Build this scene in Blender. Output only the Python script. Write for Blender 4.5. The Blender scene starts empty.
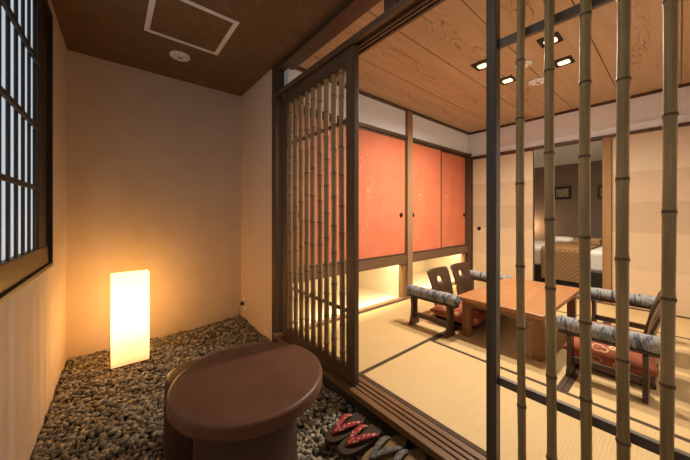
import bpy, bmesh, math, random
from mathutils import Vector, Matrix, noise
random.seed(11)
PI = math.pi
scn = bpy.context.scene
COL = scn.collection

# ------------------------------------------------------------------ materials
def newmat(name):
    m = bpy.data.materials.new(name); m.use_nodes = True
    nt = m.node_tree; nt.nodes.clear()
    out = nt.nodes.new('ShaderNodeOutputMaterial')
    b = nt.nodes.new('ShaderNodeBsdfPrincipled')
    nt.links.new(b.outputs[0], out.inputs[0])
    return m, nt, b, out

def N(nt, kind, **kw):
    n = nt.nodes.new(kind)
    for k, v in kw.items(): setattr(n, k, v)
    return n

def coords(nt, scale=(1, 1, 1), rot=(0, 0, 0)):
    tc = N(nt, 'ShaderNodeTexCoord'); mp = N(nt, 'ShaderNodeMapping')
    mp.inputs['Scale'].default_value = scale; mp.inputs['Rotation'].default_value = rot
    nt.links.new(tc.outputs['Object'], mp.inputs['Vector'])
    return mp.outputs['Vector']

def ramp(nt, fac, stops, interp='LINEAR'):
    r = N(nt, 'ShaderNodeValToRGB'); r.color_ramp.interpolation = interp
    e = r.color_ramp.elements
    while len(e) < len(stops): e.new(0.5)
    for i, (p, c) in enumerate(stops):
        e[i].position = p; e[i].color = (c[0], c[1], c[2], 1)
    nt.links.new(fac, r.inputs['Fac'])
    return r.outputs['Color']

def bump(nt, b, h, strength=.2, dist=.01):
    bp = N(nt, 'ShaderNodeBump'); bp.inputs['Strength'].default_value = strength; bp.inputs['Distance'].default_value = dist
    nt.links.new(h, bp.inputs['Height']); nt.links.new(bp.outputs[0], b.inputs['Normal'])

def mixc(nt, fac, a, b, mode='MIX'):
    m = N(nt, 'ShaderNodeMix', data_type='RGBA', blend_type=mode)
    for sock, v in ((m.inputs[0], fac), (m.inputs[6], a), (m.inputs[7], b)):
        if hasattr(v, 'links') or hasattr(v, 'is_linked'): nt.links.new(v, sock)
        elif isinstance(v, (int, float)): sock.default_value = v
        else: sock.default_value = (v[0], v[1], v[2], 1)
    return m.outputs[2]

def noise_tex(nt, vec, scale, detail=4, rough=.55, dist=0):
    n = N(nt, 'ShaderNodeTexNoise')
    n.inputs['Scale'].default_value = scale; n.inputs['Detail'].default_value = detail
    n.inputs['Roughness'].default_value = rough; n.inputs['Distortion'].default_value = dist
    nt.links.new(vec, n.inputs['Vector'])
    return n.outputs['Fac']

def wood(name, c1, c2, axis='Y', fine=30, rough=.45, knots=False, spec=.3):
    """grain running along AXIS (object space)."""
    m, nt, b, o = newmat(name)
    k = {'X': (.06, 1, 1), 'Y': (1, .06, 1), 'Z': (1, 1, .06)}[axis]
    v = coords(nt, k)
    f = noise_tex(nt, v, fine, 6, .65, .4)
    col = ramp(nt, f, [(.3, c1), (.7, c2)])
    if knots:
        v2 = coords(nt, (.42, 1.5, 1))
        n2 = noise_tex(nt, v2, 4.2, 2, .5, .5)
        mt = N(nt, 'ShaderNodeMath', operation='MULTIPLY'); mt.inputs[1].default_value = 12
        nt.links.new(n2, mt.inputs[0])
        fr = N(nt, 'ShaderNodeMath', operation='FRACT'); nt.links.new(mt.outputs[0], fr.inputs[0])
        ring = ramp(nt, fr.outputs[0], [(0, (.45, .38, .32)), (.12, (1, 1, 1)), (.85, (1, 1, 1)), (1, (.45, .38, .32))])
        amt = ramp(nt, noise_tex(nt, coords(nt, (.35, 1, 1)), 2.0, 1), [(.40, (0, 0, 0)), (.5, (.9,) * 3)])
        # cathedral grain only along the middle of each .422 m board
        sy = N(nt, 'ShaderNodeSeparateXYZ'); nt.links.new(coords(nt), sy.inputs[0])
        a1 = N(nt, 'ShaderNodeMath', operation='ADD'); a1.inputs[1].default_value = .43 + .422 * 4; nt.links.new(sy.outputs['Y'], a1.inputs[0])
        a2 = N(nt, 'ShaderNodeMath', operation='DIVIDE'); a2.inputs[1].default_value = .422; nt.links.new(a1.outputs[0], a2.inputs[0])
        a3 = N(nt, 'ShaderNodeMath', operation='FRACT'); nt.links.new(a2.outputs[0], a3.inputs[0])
        mid = ramp(nt, a3.outputs[0], [(.28, (0, 0, 0)), (.36, (1, 1, 1)), (.60, (1, 1, 1)), (.70, (0, 0, 0))])
        amt = mixc(nt, 1, amt, mid, 'MULTIPLY')
        col = mixc(nt, amt, col, mixc(nt, 1, col, ring, 'MULTIPLY'))
    nt.links.new(col, b.inputs['Base Color'])
    b.inputs['Roughness'].default_value = rough
    b.inputs['Specular IOR Level'].default_value = spec
    bump(nt, b, f, .12, .003)
    return m

def plain(name, c, rough=.5, metal=0, var=.08, scale=12, bmp=.05):
    m, nt, b, o = newmat(name)
    f = noise_tex(nt, coords(nt), scale, 4)
    lo = [x * (1 - var) for x in c]; hi = [min(1, x * (1 + var)) for x in c]
    nt.links.new(ramp(nt, f, [(.3, lo), (.7, hi)]), b.inputs['Base Color'])
    b.inputs['Roughness'].default_value = rough; b.inputs['Metallic'].default_value = metal
    if bmp: bump(nt, b, noise_tex(nt, coords(nt), scale * 12, 3), bmp, .004)
    return m

def emit(name, c, s):
    m, nt, b, o = newmat(name)
    b.inputs['Base Color'].default_value = (*c, 1)
    b.inputs['Emission Color'].default_value = (*c, 1); b.inputs['Emission Strength'].default_value = s
    return m

M = {}
M['plaster'] = plain('beige_plaster', (.70, .57, .44), .9, var=.04, scale=6, bmp=.15)
M['white_wall'] = plain('white_wallpaper', (.82, .86, .93), .9, var=.02, scale=8, bmp=.05)
M['dark_wood'] = wood('dark_stained_wood', (.055, .031, .018), (.115, .070, .040), 'Z', 28, .45)
M['dark_wood_y'] = wood('dark_stained_wood_along', (.055, .031, .018), (.115, .070, .040), 'Y', 28, .42)
M['dark_wood_x'] = wood('dark_stained_wood_across', (.055, .031, .018), (.115, .070, .040), 'X', 28, .42)
M['track_wood'] = wood('lighter_track_wood', (.075, .043, .025), (.145, .088, .05), 'Y', 28, .42)
M['sill_wood'] = wood('sill_wood', (.10, .052, .024), (.19, .105, .05), 'Y', 30, .4)
M['mid_wood'] = wood('mid_brown_wood', (.11, .06, .03), (.19, .11, .058), 'X', 26, .5)
M['post_wood'] = wood('light_post_wood', (.25, .145, .07), (.36, .22, .11), 'Z', 22, .5)
M['pillar_wood'] = wood('honey_pillar_wood', (.25, .135, .05), (.33, .19, .075), 'Z', 20, .5)
M['table_wood'] = wood('chestnut_table_wood', (.27, .115, .04), (.40, .185, .07), 'X', 30, .32, spec=.5)
M['table_leg'] = wood('table_leg_wood', (.20, .095, .035), (.30, .15, .06), 'Z', 26, .4)
M['chair_wood'] = wood('dark_chair_wood', (.032, .015, .008), (.07, .034, .017), 'Z', 24, .35, spec=.5)
M['ceiling_wood'] = wood('cedar_ceiling_board', (.44, .31, .185), (.56, .40, .25), 'X', 24, .55, knots=True)
M['window_wood'] = wood('window_wood', (.022, .015, .011), (.05, .036, .027), 'Z', 26, .5)
M['window_sill'] = wood('window_sill_wood', (.08, .05, .022), (.13, .085, .038), 'Y', 20, .45)
M['rail'] = plain('grey_brown_rail', (.13, .105, .08), .5)
M['black_metal'] = plain('black_metal', (.015, .013, .012), .35, .6, bmp=0)
M['post_metal'] = wood('charcoal_post', (.055, .043, .032), (.11, .088, .066), 'Z', 26, .4)
M['white_plastic'] = plain('white_plastic', (.86, .86, .87), .4, bmp=0)
M['plate'] = plain('outlet_white', (.88, .90, .93), .35, bmp=0)
M['grey_plastic'] = plain('grey_plastic', (.3, .29, .28), .5, bmp=0)
M['hatch_frame'] = plain('pale_hatch_frame', (.80, .77, .72), .5, bmp=0)
M['black_plastic'] = plain('black_plastic', (.02, .018, .017), .4, bmp=0)
M['linen'] = plain('white_linen', (.8, .79, .77), .9, var=.03, bmp=.1)
M['taupe'] = plain('taupe_wallpaper', (.27, .21, .17), .9, var=.05, scale=20, bmp=.1)
M['recess'] = plain('pale_recess_lining', (.80, .72, .56), .8, var=.03, bmp=.02)
M['dark_ground'] = plain('dark_soil', (.03, .026, .022), .95, var=.2, scale=40)
M['print'] = plain('brown_print', (.34, .27, .19), .6, var=.3, scale=18)
M['blanket'] = plain('tan_blanket', (.42, .27, .14), .9, var=.1, scale=30)
M['outside'] = plain('outer_floor', (.25, .2, .15), .9)

def m_genkan_ceiling():
    m, nt, b, o = newmat('brown_textured_paper')
    v = coords(nt)
    f = noise_tex(nt, v, 45, 6, .7)
    f2 = noise_tex(nt, v, 9, 4, .6)
    c = mixc(nt, .5, ramp(nt, f, [(.3, (.10, .058, .024)), (.7, (.26, .155, .07))]), ramp(nt, f2, [(.3, (.125, .073, .032)), (.7, (.205, .125, .057))]))
    nt.links.new(c, b.inputs['Base Color']); b.inputs['Roughness'].default_value = .85
    bump(nt, b, f, .3, .004)
    return m
M['brown_paper'] = m_genkan_ceiling()

def m_tatami(name, along):
    m, nt, b, o = newmat(name)
    v = coords(nt)
    sx = N(nt, 'ShaderNodeSeparateXYZ'); nt.links.new(v, sx.inputs[0])
    w = N(nt, 'ShaderNodeMath', operation='MULTIPLY'); w.inputs[1].default_value = 2 * PI / .014
    nt.links.new(sx.outputs['Y' if along == 'Y' else 'X'], w.inputs[0])
    s = N(nt, 'ShaderNodeMath', operation='SINE'); nt.links.new(w.outputs[0], s.inputs[0])
    k = (1, 40, 1) if along == 'Y' else (40, 1, 1)
    f = noise_tex(nt, coords(nt, k), 8, 4, .6)
    c = ramp(nt, f, [(.3, (.55, .395, .185)), (.7, (.59, .43, .21))])
    f2 = noise_tex(nt, v, 2.2, 2)
    c = mixc(nt, 1, c, ramp(nt, f2, [(.3, (.93, .93, .9)), (.7, (1, 1, 1))]), 'MULTIPLY')
    nt.links.new(c, b.inputs['Base Color']); b.inputs['Roughness'].default_value = .6
    bump(nt, b, s.outputs[0], .25, .0025)
    return m
M['tatami_y'] = m_tatami('tatami_rush_y', 'Y')
M['tatami_x'] = m_tatami('tatami_rush_x', 'X')
M['heri'] = plain('brown_tatami_edging', (.055, .028, .014), .8, var=.15, scale=80)

def m_red():
    m, nt, b, o = newmat('vermilion_paper')
    v = coords(nt)
    base = ramp(nt, noise_tex(nt, v, 5, 3), [(.3, (.58, .155, .075)), (.7, (.66, .19, .095))])
    # scattered pale gold leaf clusters
    vo = N(nt, 'ShaderNodeTexVoronoi'); vo.inputs['Scale'].default_value = 26; nt.links.new(v, vo.inputs['Vector'])
    blot = ramp(nt, vo.outputs['Distance'], [(.30, (1, 1, 1)), (.42, (0, 0, 0))])
    msk = ramp(nt, noise_tex(nt, v, 3.2, 2, .5), [(.52, (0, 0, 0)), (.66, (.8,) * 3)])
    sx = N(nt, 'ShaderNodeSeparateXYZ'); nt.links.new(v, sx.inputs[0])
    side = ramp(nt, sx.outputs['X'], [(.10, (1,) * 3), (.42, (.05,) * 3)])
    fac = mixc(nt, 1, mixc(nt, 1, blot, msk, 'MULTIPLY'), side, 'MULTIPLY')
    c = mixc(nt, fac, base, (.78, .38, .15))
    nt.links.new(c, b.inputs['Base Color']); b.inputs['Roughness'].default_value = .7
    bump(nt, b, noise_tex(nt, v, 220, 2), .06, .003)
    return m
M['red_paper'] = m_red()

def m_cream():
    """cream sliding-panel paper woven in broad horizontal bands"""
    m, nt, b, o = newmat('banded_cream_paper')
    v = coords(nt)
    sx = N(nt, 'ShaderNodeSeparateXYZ'); nt.links.new(v, sx.inputs[0])
    d = N(nt, 'ShaderNodeMath', operation='DIVIDE'); d.inputs[1].default_value = 2.0
    nt.links.new(sx.outputs['Z'], d.inputs[0])
    c = ramp(nt, d.outputs[0], [(0, (.66, .50, .32)), (.20, (.60, .45, .29)), (.40, (.50, .37, .24)), (.565, (.57, .43, .29)), (.73, (.66, .54, .39))], 'CONSTANT')
    f = noise_tex(nt, coords(nt, (1, 1, 25)), 14, 3)
    c = mixc(nt, 1, c, ramp(nt, f, [(.3, (.94, .93, .92)), (.7, (1, 1, 1))]), 'MULTIPLY')
    nt.links.new(c, b.inputs['Base Color']); b.inputs['Roughness'].default_value = .75
    return m
M['cream_paper'] = m_cream()

def m_bamboo(name, c1, c2):
    m, nt, b, o = newmat(name)
    f = noise_tex(nt, coords(nt, (1, 1, .05)), 60, 5, .6)
    g = noise_tex(nt, coords(nt, (1, 1, .6)), 5, 3, .6)
    c = ramp(nt, f, [(.3, c1), (.72, c2)])
    c = mixc(nt, 1, c, ramp(nt, g, [(.3, (.7, .68, .62)), (.65, (1, 1, 1))]), 'MULTIPLY')
    nt.links.new(c, b.inputs['Base Color']); b.inputs['Roughness'].default_value = .5
    bump(nt, b, f, .1, .002)
    return m
M['bamboo'] = m_bamboo('aged_bamboo', (.27, .20, .085), (.50, .38, .18))
M['bamboo_door'] = m_bamboo('tan_bamboo', (.24, .145, .066), (.40, .26, .125))
M['bamboo_node'] = plain('bamboo_joint', (.13, .09, .045), .7, var=.3, scale=60)

def m_blue():
    m, nt, b, o = newmat('indigo_streaked_cloth')
    f = noise_tex(nt, coords(nt, (9, 34, 9)), 1.0, 5, .72, .8)
    c = ramp(nt, f, [(.34, (.018, .024, .042)), (.42, (.05, .068, .10)), (.48, (.16, .175, .19)), (.55, (.30, .285, .265)), (.64, (.13, .16, .20)), (.72, (.03, .045, .08))])
    nt.links.new(c, b.inputs['Base Color']); b.inputs['Roughness'].default_value = .85
    bump(nt, b, noise_tex(nt, coords(nt), 160, 2), .2, .002)
    return m
M['blue_cloth'] = m_blue()

def m_cushion():
    m, nt, b, o = newmat('vermilion_figured_cloth')
    v = coords(nt)
    base = ramp(nt, noise_tex(nt, v, 9, 3), [(.3, (.22, .05, .018)), (.7, (.31, .074, .026))])
    vo = N(nt, 'ShaderNodeTexVoronoi'); vo.inputs['Scale'].default_value = 11; nt.links.new(v, vo.inputs['Vector'])
    w = N(nt, 'ShaderNodeMath', operation='MULTIPLY'); w.inputs[1].default_value = 26; nt.links.new(vo.outputs['Distance'], w.inputs[0])
    s = N(nt, 'ShaderNodeMath', operation='SINE'); nt.links.new(w.outputs[0], s.inputs[0])
    ring = ramp(nt, s.outputs[0], [(.45, (0, 0, 0)), (.7, (1, 1, 1))])
    msk = ramp(nt, vo.outputs['Distance'], [(.30, (1, 1, 1)), (.36, (0, 0, 0))])
    brk = ramp(nt, noise_tex(nt, v, 22, 2), [(.36, (0, 0, 0)), (.44, (.9,) * 3)])
    fac = mixc(nt, 1, mixc(nt, 1, ring, msk, 'MULTIPLY'), brk, 'MULTIPLY')
    nt.links.new(mixc(nt, fac, base, (.72, .46, .24)), b.inputs['Base Color'])
    b.inputs['Roughness'].default_value = .8
    return m
M['cushion'] = m_cushion()

def m_strap():
    m, nt, b, o = newmat('red_dotted_strap')
    vo = N(nt, 'ShaderNodeTexVoronoi'); vo.inputs['Scale'].default_value = 70
    nt.links.new(coords(nt), vo.inputs['Vector'])
    c = ramp(nt, vo.outputs['Distance'], [(.27, (.55, .38, .26)), (.38, (.24, .010, .014))])
    nt.links.new(c, b.inputs['Base Color']); b.inputs['Roughness'].default_value = .75
    return m
M['red_strap'] = m_strap()
M['grey_strap'] = plain('grey_braid', (.10, .095, .09), .8, var=.7, scale=90, bmp=.4)
M['sole'] = wood('brown_sandal_sole', (.022, .013, .008), (.05, .03, .016), 'X', 30, .6)
M['straw'] = wood('straw_sole', (.09, .055, .02), (.22, .14, .055), 'X', 40, .7)

def m_stool():
    m, nt, b, o = newmat('brown_stoneware_glaze')
    v = coords(nt)
    f = noise_tex(nt, v, 5, 4, .55); g = noise_tex(nt, v, 90, 3)
    c = ramp(nt, f, [(.3, (.095, .041, .023)), (.7, (.15, .068, .040))])
    nt.links.new(c, b.inputs['Base Color']); b.inputs['Roughness'].default_value = .42
    b.inputs['Specular IOR Level'].default_value = .4
    bump(nt, b, g, .08, .003)
    return m
M['stoneware'] = m_stool()
M['stoneware_shaded'] = plain('shaded_stoneware', (.060, .030, .019), .6, var=.15, scale=7)  # stoneware colour darkened to paint in the shade below the tops

def m_pebble():
    m, nt, b, o = newmat('grey_pebbles')
    g = N(nt, 'ShaderNodeNewGeometry')
    c = ramp(nt, g.outputs['Random Per Island'], [(0, (.09, .078, .058)), (.35, (.19, .165, .125)), (.7, (.32, .28, .21)), (.92, (.43, .38, .29)), (1, (.5, .45, .36))])
    f = noise_tex(nt, coords(nt), 60, 4)
    c = mixc(nt, 1, c, ramp(nt, f, [(.3, (.75,) * 3), (.7, (1,) * 3)]), 'MULTIPLY')
    nt.links.new(c, b.inputs['Base Color']); b.inputs['Roughness'].default_value = .6
    return m
M['pebble'] = m_pebble()

def m_lantern():
    m, nt, b, o = newmat('glowing_lantern_paper')
    sx = N(nt, 'ShaderNodeSeparateXYZ'); nt.links.new(coords(nt), sx.inputs[0])
    d = N(nt, 'ShaderNodeMath', operation='DIVIDE'); d.inputs[1].default_value = .68
    nt.links.new(sx.outputs['Z'], d.inputs[0])
    c = ramp(nt, d.outputs[0], [(0, (1, .44, .16)), (.25, (1, .48, .15)), (.5, (1, .50, .13)), (.75, (1, .50, .125)), (1, (1, .50, .105))])
    s = ramp(nt, d.outputs[0], [(0, (.12,) * 3), (.22, (.36,) * 3), (.5, (1.0,) * 3), (.72, (.85,) * 3), (1, (.74,) * 3)])
    k = N(nt, 'ShaderNodeMath', operation='MULTIPLY'); k.inputs[1].default_value = LANTERN
    nt.links.new(s, k.inputs[0])
    b.inputs['Base Color'].default_value = (.8, .7, .55, 1)
    nt.links.new(c, b.inputs['Emission Color']); nt.links.new(k.outputs[0], b.inputs['Emission Strength'])
    return m
LANTERN = 9.5
M['lantern'] = m_lantern()

def m_quilt():
    m, nt, b, o = newmat('ochre_quilted_runner')
    v = coords(nt)
    sx = N(nt, 'ShaderNodeSeparateXYZ'); nt.links.new(v, sx.inputs[0])
    hs = []
    zz = N(nt, 'ShaderNodeMath', operation='SUBTRACT'); nt.links.new(sx.outputs['X'], zz.inputs[0]); nt.links.new(sx.outputs['Z'], zz.inputs[1])
    for op in ('ADD', 'SUBTRACT'):
        a = N(nt, 'ShaderNodeMath', operation=op); nt.links.new(sx.outputs['Y'], a.inputs[0]); nt.links.new(zz.outputs[0], a.inputs[1])
        w = N(nt, 'ShaderNodeMath', operation='MULTIPLY'); w.inputs[1].default_value = 55; nt.links.new(a.outputs[0], w.inputs[0])
        s = N(nt, 'ShaderNodeMath', operation='SINE'); nt.links.new(w.outputs[0], s.inputs[0])
        ab = N(nt, 'ShaderNodeMath', operation='ABSOLUTE'); nt.links.new(s.outputs[0], ab.inputs[0]); hs.append(ab)
    mn = N(nt, 'ShaderNodeMath', operation='MINIMUM'); nt.links.new(hs[0].outputs[0], mn.inputs[0]); nt.links.new(hs[1].outputs[0], mn.inputs[1])
    nt.links.new(ramp(nt, mn.outputs[0], [(0, (.17, .085, .03)), (.35, (.33, .185, .075))]), b.inputs['Base Color'])
    b.inputs['Roughness'].default_value = .7
    bump(nt, b, mn.outputs[0], .6, .01)
    return m
M['quilt'] = m_quilt()
M['glass'] = emit('frosted_daylit_glass', (.60, .76, .88), .72)
M['lamp_glow'] = emit('warm_lamp_face', (1, .82, .50), 1.7)

# ------------------------------------------------------------------ mesh helpers
def box(bm, x0, x1, y0, y1, z0, z1, mi=0):
    vs = [bm.verts.new((x, y, z)) for z in (z0, z1) for y in (y0, y1) for x in (x0, x1)]
    for q in ((0, 2, 3, 1), (4, 5, 7, 6), (0, 1, 5, 4), (2, 6, 7, 3), (0, 4, 6, 2), (1, 3, 7, 5)):
        f = bm.faces.new([vs[i] for i in q]); f.material_index = mi
    return vs

def lathe(bm, prof, seg=24, c=(0, 0, 0), axis='Z', mats=None, smooth=True):
    """prof: list of (radius, height). axis of revolution Z / Y / X."""
    def P(r, h, a):
        x, y = r * math.cos(a), r * math.sin(a)
        p = {'Z': (x, y, h), 'Y': (x, h, -y), 'X': (h, x, y)}[axis]
        return (p[0] + c[0], p[1] + c[1], p[2] + c[2])
    rings = [[bm.verts.new(P(r, h, 2 * PI * k / seg)) for k in range(seg)] for r, h in prof]
    for i in range(len(rings) - 1):
        for k in range(seg):
            f = bm.faces.new((rings[i][k], rings[i][(k + 1) % seg], rings[i + 1][(k + 1) % seg], rings[i + 1][k]))
            f.smooth = smooth
            if mats: f.material_index = mats[i]
    bm.faces.new(rings[0][::-1]); bm.faces.new(rings[-1])

def prism(bm, pts, d, axis='Z', off=0.0):
    """closed 2-D outline extruded by d along axis."""
    def P(a, b, h):
        return {'Z': (a, b, h), 'Y': (a, h, b), 'X': (h, a, b)}[axis]
    lo = [bm.verts.new(P(a, b, off)) for a, b in pts]; hi = [bm.verts.new(P(a, b, off + d)) for a, b in pts]
    n = len(pts)
    bm.faces.new(lo[::-1]); bm.faces.new(hi)
    for i in range(n): bm.faces.new((lo[i], lo[(i + 1) % n], hi[(i + 1) % n], hi[i]))

def tube(bm, pts, r, seg=8, flat=1.0):
    """round (or flattened) tube along a list of points; r a number or list."""
    pts = [Vector(p) for p in pts]; rings = []
    for i, p in enumerate(pts):
        t = (pts[min(i + 1, len(pts) - 1)] - pts[max(i - 1, 0)]).normalized()
        s = t.cross(Vector((0, 0, 1)))
        s = s.normalized() if s.length > 1e-4 else Vector((1, 0, 0))
        u = s.cross(t).normalized(); rr = r[i] if isinstance(r, (list, tuple)) else r
        rings.append([bm.verts.new(p + s * rr * math.cos(2 * PI * k / seg) + u * rr * flat * math.sin(2 * PI * k / seg)) for k in range(seg)])
    for i in range(len(rings) - 1):
        for k in range(seg):
            f = bm.faces.new((rings[i][k], rings[i][(k + 1) % seg], rings[i + 1][(k + 1) % seg], rings[i + 1][k])); f.smooth = True
    bm.faces.new(rings[0][::-1]); bm.faces.new(rings[-1])

def obj(name, bm, mats, parent=None, bevel=0, seg=2, loc=None):
    bmesh.ops.recalc_face_normals(bm, faces=bm.faces)
    me = bpy.data.meshes.new(name); bm.to_mesh(me); bm.free()
    for m in (mats if isinstance(mats, (list, tuple)) else [mats]): me.materials.append(m)
    o = bpy.data.objects.new(name, me); COL.objects.link(o)
    if parent: o.parent = parent
    if loc: o.location = loc
    if bevel:
        b = o.modifiers.new('bevel', 'BEVEL'); b.width = bevel; b.segments = seg; b.limit_method = 'ANGLE'; b.angle_limit = math.radians(40)
        b.harden_normals = False
    return o

def tag(o, label, cat, group=None):
    o['label'] = label; o['category'] = cat; o['kind'] = 'thing'
    if group: o['group'] = group
    return o

def thing(name, label, cat, loc=(0, 0, 0), group=None, rz=0):
    o = bpy.data.objects.new(name, None); COL.objects.link(o)
    o.location = loc; o.rotation_euler = (0, 0, rz); o.empty_display_size = .05
    return tag(o, label, cat, group)

def struct(name, bm, m, parent=None, bevel=0):
    o = obj(name, bm, m, parent, bevel)
    if parent is None: o['kind'] = 'structure'
    return o

def sbox(name, m, x0, x1, y0, y1, z0, z1, bevel=0, parent=None):
    bm = bmesh.new(); box(bm, x0, x1, y0, y1, z0, z1)
    return struct(name, bm, m, parent, bevel)

def pbox(name, m, parent, x0, x1, y0, y1, z0, z1, bevel=.003):
    bm = bmesh.new(); box(bm, x0, x1, y0, y1, z0, z1)
    return obj(name, bm, m, parent, bevel)

def kids(o): return [c for c in bpy.data.objects if c.parent == o]
def dup(o, loc, label, rz=None, parent=None):
    c = o.copy(); COL.objects.link(c)
    if parent is None:
        c.location = loc; c['label'] = label
        if rz is not None: c.rotation_euler = (0, 0, rz)
    else: c.parent = parent
    for ch in kids(o): dup(ch, None, None, None, c)
    return c

# ------------------------------------------------------------------ key planes (metres; z = 0 is the tatami surface)
XL, XR = -.256, 1.09          # entrance nook walls
YB = 3.06                     # nook back wall
CG, CT = 2.285, 2.28           # ceilings
XI, XF = 1.19, 4.30           # tatami room, near and far
YC, YN = 2.12, -.36           # closet front and opposite wall
ZP = -.10                     # top of the pebbles

# ------------------------------------------------------------------ entrance nook shell
sbox('floor_entrance', M['dark_ground'], XL - .25, 1.12, -.6, YB + .1, -.25, -.15)
sbox('floor_tatami_base', M['outside'], 1.12, XF + .1, YN - .1, YC + .85, -.25, -.031)
sbox('ceiling_entrance', M['brown_paper'], XL - .25, 1.15, -.6, YB + .1, CG, CG + .08)
sbox('wall_back', M['plaster'], XL - .1, 1.2, YB, YB + .1, -.2, CG)
sbox('wall_right', M['plaster'], XR, XR + .09, 2.27, YB, -.2, CG)
sbox('wall_behind', M['plaster'], XL - .25, 1.19, -.7, -.6, -.2, CG)
# left wall around the window
WY0, WY1, WZ0, WZ1 = -.35, 2.395, .70, 2.185
bm = bmesh.new()
box(bm, XL - .14, XL, -.6, YB, -.2, WZ0); box(bm, XL - .14, XL, -.6, YB, WZ1, CG)
box(bm, XL - .14, XL, WY1, YB, WZ0, WZ1); box(bm, XL - .14, XL, -.6, WY0, WZ0, WZ1)
wl = struct('wall_left', bm, M['plaster'])

# window with vertical slats
win = bpy.data.objects.new('window_1', None); COL.objects.link(win); win['kind'] = 'structure'
bm = bmesh.new(); t = .022
box(bm, XL - .12, XL + .012, WY1 - t, WY1, WZ0, WZ1); box(bm, XL - .12, XL + .012, WY0, WY0 + t, WZ0, WZ1)
box(bm, XL - .12, XL + .012, WY0 + t, WY1 - t, WZ0, WZ0 + t); box(bm, XL - .12, XL + .012, WY0 + t, WY1 - t, WZ1 - t, WZ1)
obj('window_frame', bm, M['window_wood'], win, .003)
bm = bmesh.new()
prism(bm, [(XL - .12, .82), (XL - .03, .825), (XL - .006, .822), (XL - .002, WZ0 + t), (XL - .12, WZ0 + t)], WY1 - WY0 - 2 * t, 'Y', WY0 + t)
obj('window_sill', bm, M['window_sill'], win, .003)
bm = bmesh.new()
y = 1.580 + .107 * 5
while y > WY0 + .1:
    box(bm, XL - .0226, XL - .014, y - .0155, y + .0155, .815, WZ1 - t); y -= .107
box(bm, XL - .03, XL - .010, 2.165, WY1 - t, .815, WZ1 - t)
obj('slat', bm, M['window_wood'], win, .003)
bm = bmesh.new()
for z in (1.135, 1.441, 1.772, 2.10): box(bm, XL - .012, XL + .002, WY0 + t, 2.18, z - .011, z + .011)
obj('crossbar', bm, M['window_wood'], win, .002)
pbox('pane', M['glass'], win, XL - .036, XL - .031, WY0 + t, WY1 - t, .815, WZ1 - t, 0)

for o_ in [wl] + [c for c in bpy.data.objects if c.parent == win]:   # this wall runs very slightly out of square
    for v in o_.data.vertices: v.co.x -= .023 * (YB - v.co.y)

# ------------------------------------------------------------------ timber between nook and tatami room
sbox('trim_corner_post', M['dark_wood'], 1.075, 1.235, 2.20, 2.275, -.16, CG, .004)
sbox('trim_beam', M['dark_wood_y'], 1.085, 1.205, YN, 2.20, 2.24, CG, .004)
bm = bmesh.new()                                    # upper track with its grooves
box(bm, 1.068, 1.195, YN, 2.20, 2.012, 2.032)
for a, b_ in ((1.068, 1.086), (1.124, 1.137), (1.149, 1.163), (1.178, 1.195)): box(bm, a, b_, YN, 2.20, 1.995, 2.012)
struct('trim_upper_track', bm, M['track_wood'], None, .002)
sbox('trim_transom_strut', M['dark_wood'], 1.12, 1.19, .93, 1.015, 2.032, 2.245, .003)
bm = bmesh.new()                                    # lower track / sill
box(bm, 1.05, 1.19, YN, 2.20, -.032, -.010)
for a, b_ in ((1.05, 1.088), (1.095, 1.118), (1.126, 1.149), (1.157, 1.19)): box(bm, a, b_, YN, 2.20, -.010, .001)
struct('trim_lower_track', bm, M['sill_wood'], None, .003)
sbox('trim_sill_riser', M['dark_ground'], 1.085, 1.19, YN, 2.20, -.16, -.032)

# ------------------------------------------------------------------ bamboo
def bamboo_bm(z0, z1, r, seed, gap=.26, seg=14):
    rnd = random.Random(seed); bm = bmesh.new()
    nodes = []; z = z0 + rnd.uniform(.05, gap)
    while z < z1 - .02:
        nodes.append(z); z += gap * rnd.uniform(.8, 1.2)
    prof = [(r * 1.0, z0)]; mats = []
    for zn in nodes:
        w = rnd.uniform(1.10, 1.2)
        for dz, k, mi in ((-.016, 1.0, 0), (-.006, 1.05, 0), (-.0015, w, 0), (.002, w * .98, 1), (.007, 1.04, 1), (.02, .985, 0)):
            prof.append((r * k, zn + dz)); mats.append(mi)
        prof.append((r * rnd.uniform(.94, .98), zn + gap * .4)); mats.append(0)
    prof.append((r, z1)); mats.append(0)
    prof2, mats2 = [prof[0]], []
    for p, m_ in zip(prof[1:], mats):
        if p[1] > prof2[-1][1] + 1e-4 and p[1] <= z1: prof2.append(p); mats2.append(m_)
    lathe(bm, prof2, seg, mats=mats2)
    ph, ph2 = rnd.uniform(0, 6), rnd.uniform(0, 6)
    for v in bm.verts:                               # a slight natural bow
        v.co.x += .0025 * math.sin(v.co.z * 1.9 + ph); v.co.y += .0035 * math.sin(v.co.z * 2.3 + ph2)
    return bm

# sliding lattice door of bamboo
d = thing('sliding_lattice_door', 'dark framed sliding door filled with thin upright bamboo canes, beside the entrance corner post', 'sliding door', (1.105, 1.215, 0))
L = .885; h = 1.993
pbox('stile', M['dark_wood'], d, -.017, .020, 0, .075, .002, h); pbox('stile', M['dark_wood'], d, -.017, .020, L - .065, L, .002, h)
pbox('top_rail', M['dark_wood_y'], d, -.014, .017, .075, L - .065, 1.885, h); pbox('bottom_rail', M['dark_wood_y'], d, -.014, .017, .075, L - .065, .002, .095)
for z in (.414, 1.575): pbox('crossbar', M['sill_wood'], d, .006, .018, .075, L - .065, z - .012, z + .012, .002)
for k in range(9):
    o = obj('bamboo_cane', bamboo_bm(.093, 1.888, .0178, 100 + k, .17, 12), [M['bamboo_door'], M['bamboo_node']], d, loc=(-.012, .118 + .0797 * k, 0))
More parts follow.
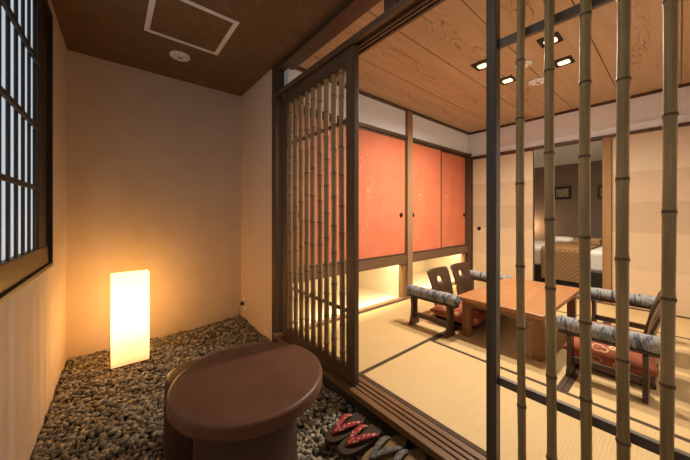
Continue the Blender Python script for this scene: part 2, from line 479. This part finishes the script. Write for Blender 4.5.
# fixed bamboo lattice screen on the right
s = thing('bamboo_screen', 'fixed screen of stout bamboo poles on two black rails beside a charcoal post', 'screen', (1.18, .0, 0))
pbox('post', M['post_metal'], s, -.012, .03, .466, .505, .002, 1.994, .003)
for z in (.338, 1.683): pbox('rail', M['rail'], s, .006, .026, YN, .466, z - .0165, z + .0165, .003)
for k, (y, r) in enumerate(((.377, .0138), (.287, .0148), (.193, .0148), (.107, .0150), (.020, .0138))):
    obj('bamboo_pole', bamboo_bm(.002, 1.994, r, 200 + k * 7, .265, 20), [M['bamboo'], M['bamboo_node']], s, loc=(-.014, y, 0))

# ------------------------------------------------------------------ tatami room shell
bm = bmesh.new(); y = -.43
box(bm, 1.2, XF + .1, YN - .1, YC + .1, CT + .016, CT + .06)
for k in range(7):
    box(bm, 1.2, XF + .05, y + .004, y + .418, CT, CT + .014); y += .422
ceil_t = struct('ceiling_tatami', bm, M['ceiling_wood'])
sbox('wall_side', M['white_wall'], 1.155, XF + .1, YC + .01, YC + .22, 1.95, CT)
sbox('wall_closet_end', M['white_wall'], 1.17, 1.20, YC + .02, YB, -.1, CT)
sbox('wall_near', M['white_wall'], 1.2, XF + .1, YN - .1, YN, -.03, CT)
sbox('trim_ceiling_side', M['dark_wood_x'], 1.2, XF, YC - .015, YC + .012, CT - .028, CT, .002)
sbox('trim_ceiling_far', M['dark_wood_y'], XF - .015, XF + .01, YN, YC - .015, CT - .03, CT, .002)
sbox('trim_red_lintel', M['dark_wood_x'], 1.2, XF, YC - .02, YC + .05, 1.912, 1.95, .002)
sbox('trim_closet_rail', M['mid_wood'], 1.2, XF - .05, YC - .012, YC + .055, .418, .522, .003)
sbox('trim_closet_base', M['post_wood'], 1.2, XF - .05, YC - .01, YC + .05, -.03, .012, .002)
sbox('trim_closet_post', M['post_wood'], 2.735, 2.83, YC - .03, YC + .06, -.03, CT - .028, .004)
sbox('trim_far_corner_post', M['dark_wood'], XF - .05, XF + .02, YC - .045, YC + .05, -.03, 1.95, .003)
# lit recess under the closet
bm = bmesh.new()
box(bm, 1.2, XF, 2.88, 2.92, -.03, .5); box(bm, 1.2, XF, YC + .05, 2.88, -.06, .004)
box(bm, 2.67, 2.735, YC + .06, 2.88, .004, .5); box(bm, 4.22, XF, YC + .05, 2.88, .004, .5); box(bm, 1.195, 1.215, YC + .03, 2.88, .004, .5)
box(bm, 1.2, XF, YC + .055, 2.92, .50, .52)
struct('wall_closet_recess', bm, M['recess'])
sbox('trim_recess_jamb', M['pillar_wood'], 4.17, 4.22, YC + .01, YC + .06, .012, .418, .002)
sbox('trim_recess_post', M['pillar_wood'], 2.675, 2.735, YC + .005, YC + .06, .012, .418, .002)

# red closet panels
def closet_panel(x0, x1, y, pulls, label):
    t_ = thing('closet_panel', label, 'sliding panel', (x0, y, .524), 'red closet panels')
    w, hh = x1 - x0, 1.910 - .524; f = .022
    pbox('panel_board', M['red_paper'], t_, f, w - f, -.004, .012, f, hh - f, 0)
    bm = bmesh.new()
    box(bm, 0, f, -.008, .016, 0, hh); box(bm, w - f, w, -.008, .016, 0, hh); box(bm, f, w - f, -.008, .016, 0, f); box(bm, f, w - f, -.008, .016, hh - f, hh)
    obj('panel_frame', bm, M['dark_wood'], t_, .002)
    for px in pulls:
        bm = bmesh.new(); lathe(bm, [(.028, -.010), (.028, .004)], 20, (px, 0, .476), 'Y')
        lathe(bm, [(.020, -.011), (.020, -.0095)], 20, (px, 0, .476), 'Y')
        obj('finger_pull', bm, M['black_metal'], t_, .002)
closet_panel(1.205, 1.99, YC + .030, [.07], 'red closet panel half hidden behind the bamboo lattice door')
closet_panel(1.905, 2.733, YC + .004, [.735], 'vermilion closet panel with gold leaf pattern, between lattice door and light wooden post')
closet_panel(2.832, 3.52, YC + .004, [.035], 'red closet panel just right of the light wooden post, pull near its left edge')
closet_panel(3.50, 4.25, YC + .030, [.70], 'red closet panel in the far corner of the room')

# far wall: white band, lintel, sliding panels, opening
sbox('wall_far', M['white_wall'], XF, XF + .06, YN, YC + .05, 1.90, CT)
sbox('trim_picture_rail', M['white_wall'], XF - .015, XF, YN, YC - .015, 1.955, 1.985, .002)
sbox('trim_far_lintel', M['dark_wood_y'], XF - .02, XF + .08, YN, YC - .045, 1.868, 1.90, .002)
sbox('trim_far_sill', M['dark_wood_y'], XF - .01, XF + .1, YN, YC - .04, -.03, .004, .002)
sbox('trim_far_pillar', M['pillar_wood'], XF - .03, XF + .08, .49, .565, -.03, 1.868, .004)
def far_panel(y0, y1, x, pull, edge, label):
    t_ = thing('fusuma_panel', label, 'sliding panel', (x, y0, .005), 'cream sliding panels')
    w, hh = y1 - y0, 1.862; f = .014
    pbox('panel_board', M['cream_paper'], t_, 0, .014, f, w - f, f, hh - f, 0)
    bm = bmesh.new()
    box(bm, -.004, .018, 0, f, 0, hh); box(bm, -.004, .018, w - f, w, 0, hh); box(bm, -.004, .018, f, w - f, 0, f); box(bm, -.004, .018, f, w - f, hh - f, hh)
    obj('panel_frame', bm, edge, t_, .002)
    if pull:
        bm = bmesh.new(); lathe(bm, [(.028, -.008), (.028, .004)], 20, (0, pull, .79), 'X')
        obj('finger_pull', bm, M['black_metal'], t_, .002)
far_panel(1.24, 2.07, XF + .005, 1.962 - 1.24, M['dark_wood'], 'cream banded sliding panel with round black pull, left of the bedroom opening')
far_panel(-.345, .488, XF + .005, None, M['cream_paper'], 'cream banded sliding panel right of the honey coloured pillar')

# tatami mats
def mat(x0, x1, y0, y1, along, label):
    t_ = thing('tatami_mat', label, 'tatami mat', (x0, y0, -.03), 'tatami mats')
    w, l = x1 - x0 - .002, y1 - y0 - .002; e = .028
    if along == 'Y':
        pbox('rush_surface', M['tatami_y'], t_, e, w - e, 0, l, 0, .030, .001)
        pbox('edging', M['heri'], t_, 0, e, 0, l, 0, .031, .001); pbox('edging', M['heri'], t_, w - e, w, 0, l, 0, .031, .001)
    else:
        pbox('rush_surface', M['tatami_x'], t_, 0, w, e, l - e, 0, .030, .001)
        pbox('edging', M['heri'], t_, 0, w, 0, e, 0, .031, .001); pbox('edging', M['heri'], t_, 0, w, l - e, l, 0, .031, .001)
mat(1.192, 1.98, YN, 1.28, 'Y', 'tatami mat lying lengthwise along the grooved wooden sill')
mat(1.192, 2.77, 1.28, 2.105, 'X', 'tatami mat in front of the lit recess, behind the lattice door')
mat(1.98, 3.56, .435, 1.28, 'X', 'tatami mat under the low wooden table')
mat(1.98, 3.56, YN, .435, 'X', 'tatami mat under the floor chairs on the bamboo screen side')
mat(2.77, 4.29, 1.28, 2.105, 'X', 'tatami mat in the far corner by the red closet')
mat(3.56, 4.29, YN, 1.28, 'Y', 'tatami mat along the cream panels and bedroom opening')

# ------------------------------------------------------------------ bedroom beyond the opening
BX = 7.3
sbox('floor_bedroom', M['outside'], XF + .1, BX + .1, -1.6, 3.6, -.12, -.03)
sbox('wall_bedroom_far', M['taupe'], BX, BX + .1, -1.6, 3.6, -.03, 2.055)
sbox('wall_bedroom_left', M['taupe'], XF + .1, BX, 3.2, 3.3, -.03, 2.055)
sbox('wall_bedroom_right', M['taupe'], XF + .1, BX, -1.6, -1.5, -.03, 2.055)
sbox('wall_bedroom_near', M['taupe'], XF + .07, XF + .12, YC + .05, 3.3, -.03, 2.055)
sbox('wall_bedroom_return', M['taupe'], XF + .07, XF + .12, -1.6, YN, -.03, 2.055)
sbox('ceiling_bedroom', M['white_wall'], XF + .06, BX + .1, -1.6, 3.6, 2.055, 2.12)
bed = thing('bed', 'white bed with black base seen through the opening', 'bed', (5.0, .05, -.03))
pbox('bed_base', M['black_plastic'], bed, .02, 1.35, .0, 2.05, 0, .266, .01)
bm = bmesh.new(); box(bm, 0, 1.38, -.02, 2.08, .266, .535); obj('mattress', bm, M['linen'], bed, .05, 4)
rn = thing('bed_runner', 'ochre quilted runner draped over the side of the white bed', 'bed runner', (5.0, .80, -.03))
bm = bmesh.new()
prof = [(-.035, .09), (-.035, .50), (-.02, .545), (.02, .56), (.5, .565), (1.38, .56), (1.38, .545), (.5, .548), (.03, .54), (-.008, .52), (-.018, .49), (-.02, .09)]
prism(bm, prof, .545, 'Y'); obj('runner_cloth', bm, M['quilt'], rn, .006)
def pillow(y, x, label, sx=.32, sy=.5):
    bm = bmesh.new(); bmesh.ops.create_uvsphere(bm, u_segments=24, v_segments=12, radius=1)
    for v in bm.verts:
        a, b_ = v.co.x, v.co.y
        q = lambda t_: math.copysign(abs(t_) ** .55, t_)
        v.co.x = q(a) * sx / 2; v.co.y = q(b_) * sy / 2; v.co.z *= .058
    for f in bm.faces: f.smooth = True
    o = obj('pillow', bm, M['linen'], loc=(x, y, .505 + .060)); tag(o, label, 'pillow', 'pillows on the bed')
pillow(.58, 6.0, 'white pillow lying on the bed nearer the honey coloured pillar', .36, .34)
pillow(1.33, 6.05, 'white pillow lying on the bed nearer the glowing wall', .36, .36)

bm = bmesh.new()
for k in range(3): box(bm, 5.78 + .006 * k, 6.16 - .006 * k, .79 + .004 * k, 1.13 - .004 * k, .540 + .026 * k, .564 + .026 * k)
tag(obj('folded_blanket', bm, M['blanket'], None, .010, 3), 'folded tan blanket lying on the far side of the bed between the pillows', 'blanket')

def picture(y, z, w, hh, label):
    t_ = thing('picture_frame', label, 'picture', (BX - .022, y, z), 'small pictures on the bedroom wall')
    bm = bmesh.new(); f = .045
    box(bm, 0, .02, -w / 2, w / 2, -hh / 2, -hh / 2 + f); box(bm, 0, .02, -w / 2, w / 2, hh / 2 - f, hh / 2)
    box(bm, 0, .02, -w / 2, -w / 2 + f, -hh / 2 + f, hh / 2 - f); box(bm, 0, .02, w / 2 - f, w / 2, -hh / 2 + f, hh / 2 - f)
    obj('frame', bm, M['black_plastic'], t_, .003)
    pbox('picture_print', M['print'], t_, .008, .02, -w / 2 + f, w / 2 - f, -hh / 2 + f, hh / 2 - f, 0)
picture(1.59, 1.465, .30, .265, 'small black framed picture on the brown bedroom wall')
picture(.955, 1.445, .16, .265, 'black framed picture partly hidden by the honey coloured pillar')

# ------------------------------------------------------------------ low table
tb = thing('low_table', 'low chestnut wooden table between the floor chairs on the tatami', 'table', (2.19, .575, 0))
pbox('tabletop', M['table_wood'], tb, 0, 1.10, 0, .615, .300, .333, .006)
for lx in (.085, 1.015):
    for ly in (.055, .56): pbox('leg', M['table_leg'], tb, lx - .03, lx + .03, ly - .03, ly + .03, .001, .300, .004)
bm = bmesh.new()
box(bm, .115, .985, .045, .065, .25, .3); box(bm, .115, .985, .55, .57, .25, .3); box(bm, .075, .095, .085, .53, .25, .3); box(bm, 1.005, 1.025, .085, .53, .25, .3)
obj('apron', bm, M['table_leg'], tb, .002)

# ------------------------------------------------------------------ kyosoku arm rests
def arm_rest(loc, label, rz=0):
    """padded roll along Y on two flared plank legs."""
    t_ = thing('padded_armrest', label, 'armrest', loc, 'padded armrests beside the floor chairs', rz)
    Lr = .52; r = .045; zc = .306
    prof = [(.004, -Lr / 2), (.025, -Lr / 2 + .003), (.038, -Lr / 2 + .014), (r, -Lr / 2 + .035)]
    n = 22
    for i in range(n + 1):
        y_ = -Lr / 2 + .035 + (Lr - .07) * i / n
        prof.append((r * (1 + .035 * math.sin(i * 2.1) + .02 * math.sin(i * 5.3)), y_))
    prof += [(r, Lr / 2 - .035), (.038, Lr / 2 - .014), (.025, Lr / 2 - .003), (.004, Lr / 2)]
    p2 = [prof[0]]
    for p in prof[1:]:
        if p[1] > p2[-1][1] + 1e-5: p2.append(p)
    bm = bmesh.new(); lathe(bm, p2, 20, (0, 0, zc), 'Y')
    for v in bm.verts: v.co.x *= 1.12
    obj('padded_roll', bm, M['blue_cloth'], t_)
    pbox('top_board', M['chair_wood'], t_, -.033, .033, -Lr / 2 + .02, Lr / 2 - .02, .248, .266, .004)
    out = [(-.066, .001), (-.064, .02), (-.048, .055), (-.036, .12), (-.034, .18), (-.045, .249), (.045, .249), (.034, .18), (.036, .12), (.048, .055), (.064, .02), (.066, .001)]
    for sgn in (-1, 1):
        bm = bmesh.new(); prism(bm, out, .026, 'Y', sgn * .178 - .013); obj('leg', bm, M['chair_wood'], t_, .004)
    pbox('stretcher', M['chair_wood'], t_, -.014, .014, -.165, .165, .075, .112, .003)
    return t_
a0 = arm_rest((2.15, 1.395, 0), 'blue streaked padded armrest standing nearest the lattice door')
dup(a0, (3.27, 1.40, 0), 'blue streaked padded armrest in the far corner beyond the second floor chair', PI)
dup(a0, (2.235, .282, 0), 'blue streaked padded armrest behind the bamboo screen, beside the near red cushion', 0).scale = (1, .92, 1)
dup(a0, (3.32, .315, 0), 'blue streaked padded armrest farther behind the bamboo screen, toward the honey coloured pillar', PI)

# ------------------------------------------------------------------ legless chairs (face -Y; back at +Y) and cushions
def chair(loc, label, rz=0):
    t_ = thing('floor_chair', label, 'floor chair', loc, 'legless floor chairs', rz)
    # seat board, slightly dished
    bm = bmesh.new(); prism(bm, [(-.17, -.21), (.17, -.21), (.185, .0), (.17, .19), (-.17, .19), (-.185, .0)], .016, 'Z', .028); obj('seat', bm, M['chair_wood'], t_, .006)
    for sx in (-.13, .13): pbox('runner', M['chair_wood'], t_, sx - .016, sx + .016, -.19, .19, .001, .028, .004)
    # back board with a round finger hole
    nu, nv = 28, 26
    zb, zt = .03, .475
    bm = bmesh.new()
    def S(u, v):                                    # u -1..1, v 0..1
        z = zb + (zt - zb) * v
        w = .166 + .012 * v - .008 * math.sin(PI * v)
        x = u * w
        yb = .15 + .015 * math.sin(v * PI) * -1 + .060 * v + .030 * v * v + .018 * u * u * -1
        # rounded top corners
        if v > .93:
            k = (v - .93) / .07; x *= 1 - .05 * k * k
            z -= .010 * (abs(u) ** 6)
        return Vector((x, yb, z))
    hc = (.0, .76); hr = .135
    # outline ring grid around the hole, morphed to the board border
    K = 64; R_ = 9
    rings = []
    for j in range(R_ + 1):
        s_ = j / R_; row = []
        for k in range(K):
            a = 2 * PI * k / K; ca, sa = math.cos(a), math.sin(a)
            hx, hy = hc[0] + .255 * ca, hc[1] + .078 * sa
            if sa < -.45: hy = hc[1] - .078 * .62      # flat lower lip of the hole
            # border point of the rectangle [-1,1]x[0,1] seen from the hole centre
            tt = []
            if ca > 1e-6: tt.append((1 - hc[0]) / ca)
            if ca < -1e-6: tt.append((-1 - hc[0]) / ca)
            if sa > 1e-6: tt.append((1 - hc[1]) / (sa * .6))
            if sa < -1e-6: tt.append((0 - hc[1]) / (sa * .6))
            tm = min(tt); bx, by = hc[0] + ca * tm, hc[1] + sa * .6 * tm
            row.append(bm.verts.new(S(hx + (bx - hx) * s_, hy + (by - hy) * s_)))
        rings.append(row)
    for j in range(R_):
        for k in range(K):
            f = bm.faces.new((rings[j][k], rings[j][(k + 1) % K], rings[j + 1][(k + 1) % K], rings[j + 1][k])); f.smooth = True
    # close the skipped rectangle corners by snapping the nearest border vertices
    for cu, cv in ((-1, 0), (1, 0), (-1, 1), (1, 1)):
        tgt = S(cu, cv); best = min(rings[-1], key=lambda v: (v.co - tgt).length); best.co = tgt
    o = obj('backrest', bm, M['chair_wood'], t_)
    so = o.modifiers.new('thick', 'SOLIDIFY'); so.thickness = .014; so.offset = 0
    return t_
GC = 'red cushions on the floor chairs'
def cushion(loc, label, rz=0):
    bm = bmesh.new(); n = 18
    def top(u, v, s):
        e = (1 - abs(u) ** 3.2) * (1 - abs(v) ** 3.2)
        px = u * (.212 - .012 * (1 - abs(v) ** 2) * abs(u)); py = v * (.212 - .012 * (1 - abs(u) ** 2) * abs(v))
        return Vector((px, py, -.062 + .140 + s * (.012 + .062 * max(0, e) ** .45)))
    for s in (1, -1):
        g = [[bm.verts.new(top(-1 + 2 * i / n, -1 + 2 * j / n, s)) for j in range(n + 1)] for i in range(n + 1)]
        for i in range(n):
            for j in range(n):
                f = bm.faces.new((g[i][j], g[i + 1][j], g[i + 1][j + 1], g[i][j + 1])); f.smooth = True
        if s == 1: gt = g
        else: gb = g
    def edge(g): return [g[i][0] for i in range(n)] + [g[n][j] for j in range(n)] + [g[i][n] for i in range(n, 0, -1)] + [g[0][j] for j in range(n, 0, -1)]
    A, B = edge(gt), edge(gb)
    for i in range(len(A)):
        f = bm.faces.new((A[i], A[(i + 1) % len(A)], B[(i + 1) % len(A)], B[i])); f.smooth = True
    o = obj('seat_cushion', bm, M['cushion'], loc=loc); o.rotation_euler = (0, 0, rz)
    return tag(o, label, 'cushion', GC)
ch = [((2.49, 1.325, 0), 'dark legless chair with pierced backrest, nearer the lattice door, its back to the red closet', 'red cushion on the legless chair nearer the lattice door', 0),
      ((2.91, 1.325, 0), 'dark legless chair with pierced backrest, nearer the far corner, its back to the red closet', 'red cushion on the legless chair nearer the far corner', 0),
      ((2.53, .276, 0), 'dark legless chair beside the near armrest, behind the bamboo screen', 'orange red cushion behind the near armrest and bamboo screen', PI),
      ((2.97, .298, 0), 'dark legless chair behind the bamboo screen, farther of the two by the near armrest', 'red cushion on the farther chair behind the bamboo screen', PI)]
c0 = None
for loc, l1, l2, rz in ch:
    if c0 is None: c0 = chair(loc, l1, rz)
    else: dup(c0, loc, l1, rz)
q0 = None
for loc, l1, l2, rz in ch:
    p = (loc[0], loc[1] + (-.05 if rz == 0 else .015 if loc[0] < 2.8 else .02), .042)
    if q0 is None: q0 = cushion(p, l2, rz)
    else:
        c = q0.copy(); COL.objects.link(c); c.location = p; c.rotation_euler = (0, 0, rz + .0); c['label'] = l2
        if loc[0] > 2.95: c.scale.z = .45               # the farthest one is flatter

# ------------------------------------------------------------------ ceiling fittings
def downlight(x, y, label, power):
    t_ = thing('recessed_downlight', label, 'ceiling light', (x, y, CT), 'recessed ceiling lights')
    bm = bmesh.new(); w, l, f = .075, .065, .012
    box(bm, -w, w, -l, -l + f, -.006, -.0005); box(bm, -w, w, l - f, l, -.006, -.0005); box(bm, -w, -w + f, -l + f, l - f, -.006, -.0005); box(bm, w - f, w, -l + f, l - f, -.006, -.0005)
    obj('trim_frame', bm, M['black_metal'], t_, .001)
    pbox('reflector', M['black_metal'], t_, -w + f, w - f, -l + f, l - f, -.0025, -.0008, 0)
    bm = bmesh.new()
    sq = lambda q: math.copysign(abs(q) ** .5, q)
    pts = [(.014 + .036 * sq(math.cos(2 * PI * k / 24)), .040 * sq(math.sin(2 * PI * k / 24))) for k in range(24)]
    prism(bm, pts, .004, 'Z', -.0066); obj('lamp_lens', bm, M['lamp_glow'], t_)
    ld = bpy.data.lights.new('downlight_spot', 'SPOT'); ld.energy = power; ld.color = (1, .85, .66); ld.spot_size = math.radians(168); ld.spot_blend = 1.0; ld.shadow_soft_size = .04
    lo = bpy.data.objects.new('downlight_spot', ld); COL.objects.link(lo); lo.parent = t_; lo.location = (0, 0, -.03)
downlight(2.434, 1.085, 'square recessed ceiling light, the one half behind the charcoal post', 135)
downlight(2.886, 1.053, 'square recessed ceiling light between the charcoal post and first bamboo pole', 135)
downlight(2.467, .611, 'square recessed ceiling light crossed by a bamboo pole, highest in the picture', 44)
downlight(2.899, .624, 'square recessed ceiling light right of the second bamboo pole, by the round detectors', 44)
def detector(x, y, z, r, label, group='round ceiling detectors'):
    t_ = thing('smoke_detector', label, 'smoke detector', (x, y, z), group)
    bm = bmesh.new(); lathe(bm, [(r, -.0005), (r, -.010), (r * .92, -.016), (r * .6, -.020)][::-1], 32); obj('housing', bm, M['white_plastic'], t_)
    bm = bmesh.new()
    for k in range(10):
        a = 2 * PI * k / 10
        p = Vector((math.cos(a) * r * .68, math.sin(a) * r * .68, -.0195)); tdir = Vector((-math.sin(a), math.cos(a), 0)) * r * .12
        tube(bm, [p - tdir, p + tdir], r * .045, 6)
    lathe(bm, [(r * .22, -.0245), (r * .3, -.0195)], 16)
    obj('vent_slot', bm, M['grey_plastic'], t_)
detector(2.684, .855, CT, .065, 'white round ceiling detector nearer the charcoal post')
detector(3.13, .871, CT, .08, 'white round ceiling detector beside the second bamboo pole')
detector(.433, 2.585, CG, .072, 'white round smoke detector on the brown entrance ceiling', None)
hx0, hx1, hy0, hy1 = .180, .662, 1.885, 2.385
hz = thing('ceiling_hatch', 'square access hatch with pale frame in the brown entrance ceiling', 'ceiling hatch', (hx0, hy0, CG))
bm = bmesh.new(); w, l, f = hx1 - hx0, hy1 - hy0, .03
box(bm, 0, w, 0, f, -.006, -.0005); box(bm, 0, w, l - f, l, -.006, -.0005); box(bm, 0, f, f, l - f, -.006, -.0005); box(bm, w - f, w, f, l - f, -.006, -.0005)
obj('hatch_frame', bm, M['hatch_frame'], hz, .0015)
pbox('hatch_panel', M['brown_paper'], hz, f, w - f, f, l - f, -.003, -.0005, 0)

# ------------------------------------------------------------------ lantern
LX, LY, LZ = .004, 2.615, -.108
lan = thing('paper_lantern', 'tall glowing rectangular paper lantern standing on the pebbles', 'lantern', (LX, LY, LZ))
pbox('lamp_shade', M['lantern'], lan, 0, .228, 0, .11, .004, .672, .004)
pbox('lamp_base', M['pillar_wood'], lan, .006, .222, .006, .104, -.012, .004, .002)

# ------------------------------------------------------------------ stoneware table and stool
TX, TY, TZ, TR = .444, 1.135, .35, .294
gr = -.118
st = thing('stoneware_table', 'round brown stoneware garden table standing on the pebbles by the sandals', 'table', (TX, TY, gr))
H = TZ - gr
bm = bmesh.new()
lathe(bm, [(.20, H - .058), (TR - .014, H - .057), (TR - .004, H - .052), (TR, H - .046), (TR, H - .040), (TR, H - .016), (TR, H - .011), (TR - .002, H - .005), (TR - .007, H - .001), (TR - .014, H), (TR - .018, H + .0003), (TR - .026, H + .0006), (.12, H + .002), (.003, H + .002)], 72)
obj('tabletop', bm, M['stoneware'], st)
bm = bmesh.new()
lathe(bm, [(.200, 0), (.203, .02), (.199, .2), (.196, H - .075), (.19, H - .05)], 56, (-.010, .004, 0)); obj('pedestal', bm, M['stoneware_shaded'], st)
sl = thing('stoneware_stool', 'small brown stoneware stool tucked behind the round table, lit by the lantern', 'stool', (.325, 1.498, gr))
hs = .25 - gr
bm = bmesh.new(); lathe(bm, [(.136, 0), (.140, .02), (.139, .18), (.135, hs - .03), (.131, hs - .012)], 48); obj('stool_body', bm, M['stoneware_shaded'], sl)
bm = bmesh.new(); lathe(bm, [(.131, hs - .012), (.126, hs - .003), (.115, hs), (.003, hs + .001)], 48); obj('stool_top', bm, M['stoneware'], sl)

# ------------------------------------------------------------------ pebbles (uncountable)
def pebbles():
    ico = bmesh.new(); bmesh.ops.create_icosphere(ico, subdivisions=1, radius=1)
    iv = [v.co.copy() for v in ico.verts]; ico.verts.index_update(); ifc = [[v.index for v in f.verts] for f in ico.faces]; ico.free()
    V, Fc = [], []
    rnd = random.Random(5)
    def put(x, y, z, a, b, c):
        rot = Matrix.Rotation(rnd.uniform(0, 2 * PI), 3, 'Z') @ Matrix.Rotation(rnd.gauss(0, .26), 3, 'X') @ Matrix.Rotation(rnd.gauss(0, .26), 3, 'Y')
        base = len(V); k1 = rnd.uniform(-.12, .12); k2 = rnd.uniform(-.1, .1)
        for p in iv:
            q = Vector((p.x * a * (1 + k1 * p.y + k2 * p.z), p.y * b * (1 + k2 * p.x), p.z * c * (1 + .15 * p.x * k1)))
            q = rot @ q; V.append((q.x + x, q.y + y, q.z + z))
        for f in ifc: Fc.append([i + base for i in f])
    s = .0192
    y = .5
    while y < YB - .008:
        x = XL + .010 - .023 * (YB - y)
        while x < 1.085:
            px, py = x + rnd.uniform(-.009, .009), y + rnd.uniform(-.009, .009)
            x += s
            if py > YB - .01 or px < XL + .010 - .023 * (YB - py) or px > (1.085 if py > 2.25 else 1.08): continue
            if LX - .01 < px < LX + .24 and LY - .01 < py < LY + .12: continue
            if (px - TX) ** 2 + (py - TY) ** 2 < .2 ** 2: continue
            # gentle unevenness, banked up at the far right corner
            hgt = .012 * noise.noise((px * 3, py * 3, 0)) + .03 * max(0, 1 - math.hypot(px - 1.05, py - 3.0) / .45)
            if px > .72 and py < 1.15: hgt -= .006
            k = rnd.uniform(.75, 1.25)
            put(px, py, ZP - .016 + hgt + rnd.uniform(-.009, .007), .0190 * k, .0115 * k * rnd.uniform(.85, 1.15), .0085 * k)
        y += s
    me = bpy.data.meshes.new('pebble_gravel'); me.from_pydata(V, [], Fc); me.materials.append(M['pebble'])
    me.polygons.foreach_set('use_smooth', [True] * len(me.polygons))
    o = bpy.data.objects.new('pebble_gravel', me); COL.objects.link(o)
    o['label'] = 'bed of grey pebbles covering the entrance floor'; o['category'] = 'pebbles'; o['kind'] = 'stuff'
pebbles()

# ------------------------------------------------------------------ sandals (toe at -X)
def sandal(loc, rz, label, mats, group, strap_r=.0128):
    t_ = thing('sandal', label, 'sandal', loc, group, rz)
    out = []
    n = 40
    for k in range(n):
        a = 2 * PI * k / n; ca, sa = math.cos(a), math.sin(a)
        x = math.copysign(abs(ca) ** .75, ca) * .135
        w = .044 + .006 * (-ca) - .004 * math.cos(2 * a)
        out.append((x, math.copysign(abs(sa) ** .75, sa) * w))
    bm = bmesh.new(); prism(bm, out, .024, 'Z', 0); obj('sole', bm, mats[0], t_, .005, 3)
    def arm(sgn):
        P = []
        for i in range(11):
            q = i / 10
            P.append((-.088 + .150 * q, sgn * .037 * math.sin(q * PI / 2 * .98) ** 1.1, .027 + .017 * math.sin(PI * min(1, q * .95 + .05)) ** .8))
        return P
    for sgn in (-1, 1):
        bm = bmesh.new(); tube(bm, arm(sgn), [strap_r * (.75 + .45 * math.sin(PI * i / 10)) for i in range(11)], 10, .5); obj('strap', bm, mats[1], t_)
    bm = bmesh.new(); tube(bm, [(-.092, 0, .022), (-.088, 0, .034), (-.080, 0, .040)], .006, 8); obj('toe_thong', bm, mats[1], t_)
    return t_
G1, G2 = 'red strapped sandals', 'grey strapped sandals'
s0 = sandal((.912, 1.072, -.078), math.radians(3), 'brown sandal with red dotted straps, nearer the round table', [M['sole'], M['red_strap']], G1)
dup(s0, (.917, .970, -.078), 'brown sandal with red dotted straps, between its mate and the straw sandals', math.radians(-2))
s1 = sandal((.952, .852, -.082), math.radians(-3), 'straw soled sandal with grey braided strap, next to the red strapped pair', [M['straw'], M['grey_strap']], G2)
dup(s1, (.957, .750, -.082), 'straw soled sandal with grey strap, cut off by the lower edge of the picture', math.radians(-5))

# ------------------------------------------------------------------ wall outlet and cord
ou = thing('wall_outlet', 'white wall outlet low on the right entrance wall above the pebbles', 'outlet', (XR, 2.938, .066))
pbox('cover_plate', M['plate'], ou, -.008, -.0005, -.037, .037, -.058, .058, .003)
pbox('socket', M['grey_plastic'], ou, -.0095, -.007, -.012, .012, -.03, .03, .001)
co = thing('power_cord', 'dark plug with thin cord running from the outlet into the pebbles', 'power cord', (XR - .01, 2.965, .07))
pbox('plug', M['black_plastic'], co, -.028, 0, -.014, .014, -.02, .016, .004)
bm = bmesh.new(); tube(bm, [(-.022, .003, -.016), (-.03, .012, -.06), (-.04, .03, -.10), (-.06, .055, -.135), (-.10, .07, -.155)], .0035, 8); obj('cord', bm, M['grey_plastic'], co)

# ------------------------------------------------------------------ lights
def area(name, loc, rot, sx, sy, e, c):
    l = bpy.data.lights.new(name, 'AREA'); l.shape = 'RECTANGLE'; l.size = sx; l.size_y = sy; l.energy = e; l.color = c
    o = bpy.data.objects.new(name, l); COL.objects.link(o); o.location = loc; o.rotation_euler = rot
    return o
area('recess_strip_light', (1.93, YC + .09, .495), (0, 0, 0), 1.4, .03, 9, (1, .75, .45))
area('recess_strip_light', (3.52, YC + .09, .495), (0, 0, 0), 1.3, .03, 9, (1, .75, .45))
area('bedroom_light', (5.0, .9, 2.04), (0, 0, 0), .6, .8, 22, (1, .78, .55))
pl = bpy.data.lights.new('bedside_lamp', 'POINT'); pl.energy = 9; pl.color = (1, .62, .30); pl.shadow_soft_size = .06
o = bpy.data.objects.new('bedside_lamp', pl); COL.objects.link(o); o.location = (7.1, 2.15, .75)
area('window_daylight', (XL + .03, 1.0, 1.45), (0, math.radians(-90), 0), 1.2, 2.2, .8, (.85, .9, 1))
area('entrance_fill_light', (.45, .95, 2.27), (0, 0, 0), .3, .3, 2.2, (1, .86, .70))  # unseen fill lamp added to brighten the nook; no fitting here

w = bpy.data.worlds.new('world'); scn.world = w; w.use_nodes = True
w.node_tree.nodes['Background'].inputs[0].default_value = (.5, .6, .75, 1); w.node_tree.nodes['Background'].inputs[1].default_value = .02

# ------------------------------------------------------------------ camera
cam = bpy.data.cameras.new('camera'); co_ = bpy.data.objects.new('camera', cam); COL.objects.link(co_)
co_.location = (0, 0, 1.0); co_.rotation_euler = (math.radians(90), 0, math.radians(-39.946))
cam.sensor_width = 36; cam.lens = 36 * 280.6 / 690; cam.shift_y = -15 / 690; cam.clip_start = .01
scn.camera = co_
scn.view_settings.view_transform = 'Standard'
scn.view_settings.look = 'None'
scn.view_settings.exposure = 0.0
try:
    scn.cycles.use_denoising = True; scn.cycles.max_bounces = 8; scn.cycles.sample_clamp_indirect = 6
except Exception: pass
